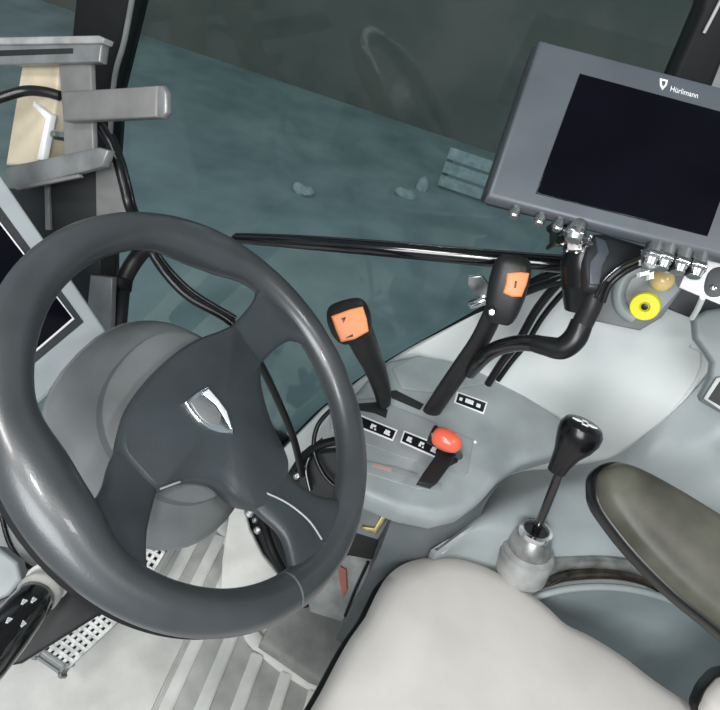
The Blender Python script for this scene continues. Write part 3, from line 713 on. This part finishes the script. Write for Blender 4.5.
# white shift pattern on the knob top
PG = Pl(kB + kax*1.022, kup, tuple(v_))
gx = (PG.hit(594, 428) - PG.hit(576, 420)); cG = PG.hit(585, 423)
def gpt(x, y): gy = PG.n.cross(gx).normalized(); return cG + gx.normalized()*(x*1.4) + gy*(y*1.5)
bmq = bmesh.new()
for poly in ([(-.0125, 0), (-.007, .0022), (-.003, .0008), (-.003, -.0008), (-.007, -.0022)], [(.0125, 0), (.007, .0022), (.003, .0008), (.003, -.0008), (.007, -.0022)],
             [(-.0028, .005), (.0028, .005), (.0028, .0035), (-.0028, .0035)], [(-.0028, -.005), (.0028, -.005), (.0028, -.0035), (-.0028, -.0035)], [(-.0032, .005), (-.0018, .005), (-.0018, -.005), (-.0032, -.005)], [(.0032, .005), (.0018, .005), (.0018, -.005), (.0032, -.005)]):
    slab_bm(PG, [gpt(*q) for q in poly], .0016, .0002, off=.0008, bm=bmq)
obj('shift_pattern', bmq, 'mark', kn, 'white shift symbol')

# ============================================================ STORAGE BIN beside the seat
sb = thing('storage_bin', 'blue-grey storage bin with bright curved rim between seat and armrest', 'bin', D(620, 610, .98))
out = [(532, 574), (545, 569), (568, 563), (610, 563), (648, 572), (682, 590), (712, 612), (760, 650)]
obj('bin_rim', tube_bm([D(x, y, (.925) + (.015 if 560 < x < 660 else 0)) for x, y in out], [.015, .015, .0125, .0115, .0115, .0115, .012, .012], 20, flat=.8), 'dustmetal', sb, 'bright dusty metal rim')
inn = [(534, 586), (546, 581), (568, 575), (610, 573), (646, 580), (676, 595), (704, 612)]
obj('rim_channel', tube_bm([D(x, y, (.932) + (.015 if 560 < x < 660 else 0)) for x, y in inn], .0125, 16, flat=.8), 'darkgloss', sb, 'dark brown glossy channel')
lip = [(520, 604), (545, 594), (575, 588), (610, 587), (645, 592), (680, 604), (715, 624), (750, 650)]
obj('bin_lip', tube_bm([D(x, y, .93) for x, y in lip], .006, 14), 'rear', sb)
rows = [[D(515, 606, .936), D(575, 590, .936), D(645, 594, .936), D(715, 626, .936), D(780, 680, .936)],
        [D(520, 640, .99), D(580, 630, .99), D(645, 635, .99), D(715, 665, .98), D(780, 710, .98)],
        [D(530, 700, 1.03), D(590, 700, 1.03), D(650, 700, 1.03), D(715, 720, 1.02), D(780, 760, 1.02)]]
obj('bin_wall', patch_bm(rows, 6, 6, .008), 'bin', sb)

# ============================================================ SEAT
PS = Pl((0, 0, .425), (.0, 0.0, 1))
so = [(150, 940), (235, 845), (296, 735), (322, 690), (346, 645), (366, 616), (374, 600), (386, 578), (406, 563), (436, 557), (470, 561), (508, 578), (540, 602), (562, 622), (590, 636), (622, 656), (656, 682), (696, 708), (756, 746), (830, 800), (700, 1010), (400, 1080)]
cu = thing('driver_seat', 'pale beige-grey driver seat with black piping at the lower right', 'seat', PS.hit(450, 700))
bm = pillow_bm(PS, so, ((330, 860), (520, 760)), .045, .03, n=12, smooth=5, power=2.6)
obj('cushion', bm, 'seat', cu)
pts = [PS.hit(*p, -.024) for p in so]
Q = [V(PS.uv(p)) for p in pts]
bm = slab_bm(PS, [PS.at(*q, -.026) for q in inset([V(p) for p in [PS.uv(PS.hit(x.x, x.y)) for x in crv([V((*p, 0)) for p in so], 4)]], -.008)], .05, .008, off=-.026)
obj('cushion_base', bm, 'black', cu, 'black cushion base and piping')
obj('seat_pedestal', lathe_bm(PS.hit(430, 840) - V((0, 0, .40)), (0, 0, 1), [(.16, 0), (.16, .02), (.10, .06), (.10, .30), (.15, .325)], 24), 'blackmatt', cu)
PSb = Pl(D(712, 698, .80), (-.6, .3, .7))
obj('backrest_bolster', pillow_bm(PSb, [(700, 720), (703, 700), (712, 686), (730, 676), (790, 680), (800, 780), (720, 790)], ((735, 715), (760, 740)), .02, .05, n=6), 'seat', cu)
obj('bolster_piping', slab(PSb, [(697, 720), (699, 699), (709, 683), (728, 672), (792, 675), (804, 784), (717, 794)], .04, .004, off=-.004, smooth=4), 'black', cu, 'black piping')

# ============================================================ ARMREST
PA = Pl(D(650, 520, .70), V((-.45, .05, .9)))
ar = thing('armrest', 'worn olive-grey padded armrest with black underside, right side', 'armrest', PA.hit(660, 540))
ao = [(600, 487), (601, 473), (612, 464), (628, 464), (660, 479), (700, 502), (760, 540), (850, 600), (850, 705), (800, 690), (722, 626), (680, 592), (640, 552), (612, 517), (602, 500)]
obj('pad', pillow_bm(PA, ao, ((634, 500), (800, 625)), .022, .012, n=9, smooth=5, power=2.2), 'armrest', ar)
bm = slab_bm(PA, [PA.at(*q, -.008) for q in inset([V(PA.uv(PA.hit(x.x, x.y))) for x in crv([V((*p, 0)) for p in ao], 4)], -.005)], .03, .008, off=-.008)
obj('armrest_base', bm, 'black', ar, 'black underside')
obj('armrest_arm', tube_bm([PA.hit(790, 640, -.02), PA.hit(800, 650, -.02) + V((0, -.05, -.2)), V((.45, -.62, .30))], .02), 'black', ar)

# ============================================================ BIG MONITOR
A_, B_, C_ = D(540, 39, .625), D(488, 197, .595), D(720, 86, .615)
PM = pl3(A_, B_, C_)
mo = thing('monitor', 'large dark grey monitor with black screen mounted above the console', 'monitor', PM.hit(640, 150))
obj('housing', slab(PM, [(540, 39), (487, 196), (724, 257), (762, 266), (806, 108)], .020, .005), 'monitor', mo)
obj('back_shell', slab(PM, [(534, 44), (486, 188), (494, 194), (722, 250), (758, 258), (800, 110), (560, 45)], .035, .006, off=-.018), 'monside', mo, 'black back shell')
obj('screen', slab(PM, [(580, 73), (536, 193), (708, 236), (750, 119)], .004, .001, off=.0012), 'screen', mo, 'black switched off screen')
hx = PM.hit(720, 86) - PM.hit(540, 39)
obj('lettering', text_bm('Hürlimann', PM, (669.5, 91), .0092, hx, squeeze=.80), 'mark', mo, 'white maker lettering')
bq = slab(PM, [(660, 78), (668, 80), (667, 85), (662.5, 90), (660, 85)], .0008, .0002, off=.0008)
sh = obj('shield_logo', bq, 'mark', mo, 'white shield logo')
obj('shield_field', slab(PM, [(662, 80.5), (666, 81.5), (665.2, 84.5), (663, 86.5), (662, 84)], .0006, .0002, off=.0012), 'monitor', sh)
dn = (PM.hit(536, 193) - PM.hit(580, 73)).normalized()
def plug(px, rd, ln, hexr=None):
    p = PM.hit(*px, -.010)
    c = obj('connector', lathe_bm(p, dn, [(rd*.8, -.004), (rd, -.002), (rd, ln*.35), (rd*1.12, ln*.38), (rd*1.12, ln*.7), (rd, ln*.72), (rd*.8, ln)], 18), 'steel', mo, 'silver connector')
    if hexr: obj('collar_nut', lathe_bm(p + dn*ln*.4, dn, [(hexr, 0), (hexr*1.05, .001), (hexr*1.05, .005), (hexr, .006)], 6), 'chrome', c)
for px in ((517, 206), (542, 213), (560, 219)): plug(px, .0055, .014, .006)
plug((578, 224), .010, .02, .012)
for px in ((655, 244), (668, 247), (684, 251), (700, 255)): plug(px, .0085, .026, .0105)
for px in ((662, 249), (677, 253), (693, 257)):
    p = PM.hit(*px, -.010); obj('plug_gap', box_bm(p + dn*.012, dn, PM.n.cross(dn), PM.n, .016, .004, .010, .0008), 'black', mo)

# cables and white connectors under the monitor
cb = thing('wiring_loom', 'tangle of silver plugs and black wires hanging under the monitor, right', 'wiring', D(665, 260, .60))
obj('wire', tube_bm([D(603, 302, .66), D(610, 285, .65), D(625, 272, .64), D(645, 262, .625), D(655, 255, .61)], .0034), 'black', cb)
obj('wire', tube_bm([D(596, 298, .665), D(604, 280, .655), D(622, 265, .645), D(640, 257, .63), D(650, 250, .61)], .0028), 'blackgloss', cb)
for pts in ([(652, 258), (659, 268), (668, 262), (672, 270), (682, 266)], [(664, 258), (662, 268), (670, 272), (678, 262)], [(680, 262), (688, 268), (696, 268), (698, 262)]):
    obj('wire', tube_bm([D(x, y, .605) for x, y in pts], .0016, 8), 'alulight', cb, 'pale wire')
for q in ((648, 254, 10, 5), (646, 264, 11, 4), (643, 274, 9, 3.5), (650, 276, 4, 6), (676, 262, 8, 5), (692, 268, 7, 5)):
    p = D(q[0], q[1], .602)
    obj('plug_body', box_bm(p, R - U*.25*(-1 if q[1] < 270 else 1)*-1, U, F, q[2]*.00108, q[3]*.00108, .006, .0006), 'white' if q[0] < 655 else 'steel', cb, 'white plug body' if q[0] < 655 else None)

# ============================================================ MONITOR MOUNT
mm = thing('monitor_mount', 'black bent tube arm and clamp holding the monitor above the console', 'mount', D(580, 300, .72))
PMd = Pl(D(610, 255, .665), PM.n)
obj('cradle', slab(PMd, [(590, 234), (604, 233), (648, 246), (646, 258), (612, 270), (600, 290), (588, 288), (585, 260)], .022, .005), 'monside', mm)
obj('cradle_face', slab(PMd, [(596, 236), (606, 240), (610, 252), (603, 266), (600, 284), (590, 284), (590, 262), (598, 252)], .006, .002, off=.004), 'monitor', mm, 'grey clamp face')
head = tube_bm([D(583, 240, .69), D(580, 262, .70), D(580, 285, .71), D(577, 310, .72)], [.022, .027, .027, .018], 22, flat=.85)
obj('clamp', head, 'black', mm)
obj('clamp_tube', tube_bm([D(599, 280, .69), D(591, 305, .70), D(579, 330, .715), D(570, 345, .72)], [.0135, .0135, .013, .014], 20), 'lever', mm)
obj('elbow', tube_bm([D(582, 322, .712), D(575, 338, .716), D(562, 348, .725), D(546, 346, .735), D(533, 343, .745)], [.0138, .0152, .0152, .013, .0115], 20), 'black', mm)
obj('arm_tube', tube_bm([D(545, 345, .735), D(520, 343, .76), D(498, 348, .79), D(484, 357, .82), D(470, 372, .87)], .0112, 20), 'blackgloss', mm)
pb_ = D(572, 238, .655)
cbx = obj('plug_cluster', box_bm(D(566, 236, .665), R, U, F, .030, .020, .02, .004), 'black', mm)
for q in ((575, 238, .010, .014), (583, 241, .013, .008), (563, 232, .006, .006), (572, 247, .016, .010)):
    obj('silver_clip', box_bm(D(q[0], q[1], .65), R, U, F, q[2], q[3], .012, .002), 'steel', cbx, 'silver clip')
# cables behind lever
for pts, rd, lab in (([(568, 275, .80), (552, 290, .82), (535, 312, .85), (518, 342, .88), (502, 362, .91), (488, 384, .945)], .0065, 'thick black cable dropping from the mount clamp to the console'),
                     ([(575, 282, .81), (560, 296, .83), (542, 318, .86), (526, 344, .89), (511, 362, .92), (498, 380, .95)], .0045, 'thin black cable beside the thick one dropping behind the second lever'),
                     ([(524, 292, .80), (540, 286, .80), (556, 281, .80), (572, 276, .79)], .0065, 'short black cable running level from the second lever to the mount clamp')):
    tag(obj('cable', tube_bm([D(*p) for p in pts], rd), 'black'), lab, 'cable')

# ============================================================ RIGHT CLUSTER: holder, yellow knob, ball, plate, guard
PHd = Pl(D(635, 300, .80), V((-.9, .15, .35)))
hd = thing('grey_holder', 'grey bracket plate with curved cup behind the yellow knob', 'holder', PHd.hit(635, 300))
obj('back_plate', slab(PHd, [(588, 320), (604, 280), (618, 258), (690, 262), (682, 290), (662, 318), (640, 331)], .012, .003), 'shroud', hd)
obj('cup', tube_bm([PHd.hit(*p, .008) for p in ((640, 268), (626, 276), (619, 292), (622, 308), (634, 318))], .009, 16), 'console', hd)
obj('cup_plate', slab(PHd, [(628, 268), (668, 268), (680, 290), (655, 318), (634, 318), (622, 296)], .006, .002, off=.006), 'console', hd)
yo = D(645, 306, .745); yax = (CAM-yo).normalized()*1.0 - U*.25 - R*.1
yk = thing('yellow_knob', 'round bright yellow knob with black centre below the monitor', 'knob', yo)
obj('disc', lathe_bm(yo, yax, [(.006, -.03), (.006, -.012), (.0175, -.010), (.0188, -.006), (.0188, .004), (.0175, .0065), (.007, .0068), (.005, .0035)], 40), 'yellow', yk)
obj('centre_screw', lathe_bm(yo, yax, [(.0045, 0), (.0045, .0055), (.002, .006)], 16), 'black', yk, 'black centre')
bo_ = D(662, 280, .735)
bm = bmesh.new(); bmesh.ops.create_uvsphere(bm, u_segments=28, v_segments=18, radius=.0152)
bmesh.ops.translate(bm, verts=bm.verts, vec=bo_)
kb = thing('amber_knob', 'amber ball shaped knob just above the yellow knob', 'knob', bo_)
obj('ball', bm, 'amber', kb)
obj('stem', tube_bm([bo_, PHd.hit(660, 282, .004)], .005, 12, n=2), 'steel', kb)
PWp = Pl(D(700, 278, .62), (CAM - D(700, 278, .62)).normalized() + U*.2)
wpn = thing('white_plate', 'white mounting plate with a dark oval slot at the right edge below the monitor', 'plate', PWp.hit(705, 280))
obj('plate_sheet', slab(PWp, [(704, 254), (790, 276), (790, 332), (720, 304), (679, 287), (684, 275), (696, 272)], .006, .0015), 'white', wpn)
obj('slot', slab(PWp, [(707, 275), (714, 268), (726, 268), (732, 280), (724, 294), (711, 297), (704, 290)], .002, .0005, off=.0012, smooth=4), 'monside', wpn, 'dark oval slot')
p = PWp.hit(713, 288, .002); obj('bolt', lathe_bm(p, PWp.n, [(.0035, -.002), (.0035, .002), (.002, .003)], 10), 'chrome', wpn)
obj('strut', tube_bm([PWp.hit(703, 297, -.004), D(697, 310, .66), D(692, 318, .69)], .0032, 10), 'white', wpn)
tag(obj('plate_gap_shade', slab(Pl(D(690, 297, .80), (-.9, 0, .4)), [(676, 284), (720, 300), (740, 330), (700, 322), (668, 309)], .02, .003), 'monside'), 'dark slab standing for the shaded gap under the white mounting plate', 'box')  # dark slab paints the shade of the gap below the plate
PGd = Pl(D(710, 350, .74), (-.75, .35, .45))
gd = thing('pillar_guard', 'curved grey guard at the right edge ending in a black slotted buckle', 'guard', PGd.hit(715, 360))
obj('guard_shell', slab(PGd, [(692, 318), (706, 310), (770, 300), (780, 440), (718, 412), (701, 402), (699, 397), (709, 378), (711, 363), (703, 351), (694, 339)], .03, .006), 'belt', gd)
bk = obj('buckle', slab(PGd, [(702, 399), (716, 377), (760, 372), (760, 430), (720, 411)], .008, .002, off=.004), 'alu', gd, 'metal framed buckle')
obj('buckle_slot', slab(PGd, [(708, 399), (720, 381), (758, 378), (756, 420), (720, 406)], .002, .0005, off=.0048), 'dark', bk)

# ============================================================ LIGHT
w = bpy.data.worlds.new('world'); scene.world = w; w.use_nodes = True
bg = w.node_tree.nodes['Background']; bg.inputs[0].default_value = (.78, .92, 1, 1); bg.inputs[1].default_value = .32
def area(name, loc, target, size, power, col=(1, 1, 1), sy=None):
    l = bpy.data.lights.new(name, 'AREA'); l.energy = power; l.size = size; l.color = col
    if sy: l.shape = 'RECTANGLE'; l.size_y = sy
    o = bpy.data.objects.new(name, l); COL.objects.link(o); o.location = loc
    o.rotation_euler = (V(target)-V(loc)).to_track_quat('-Z', 'Y').to_euler(); return o
struct('ceiling', box_bm((.15, 0, 2.0), (1, 0, 0), (0, 1, 0), (0, 0, 1), 1.5, 2.2, .06, .01), 'gate')  # cab roof out of view, added to darken the monitor screen's reflection
area('roof_fill', (-.30, .45, 1.94), (.35, 0, .4), .30, 7, (1, .98, .95), .2)  # added overhead fill for the interior, no fixture modelled
area('rear_roof_fill', (-.10, -.80, 1.94), (.45, -.2, .4), .30, 6, (1, .98, .95), .2)  # second added fill, high up at the rear
area('left_fill', (-1.5, .1, 1.75), (.6, 0, .4), 1.3, 38, (.97, .99, 1), 1.0)  # added broad fill from the left, brightens fender panel and floor
area('camera_flash', tuple(CAM - F*.02 + U*.05 - R*.04), tuple(CAM + F), .06, 1.0, (1, 1, 1))

vs_ = scene.view_settings; vs_.view_transform = 'Standard'; vs_.look = 'None'; vs_.gamma = 1; vs_.use_curve_mapping = False; vs_.exposure = .3
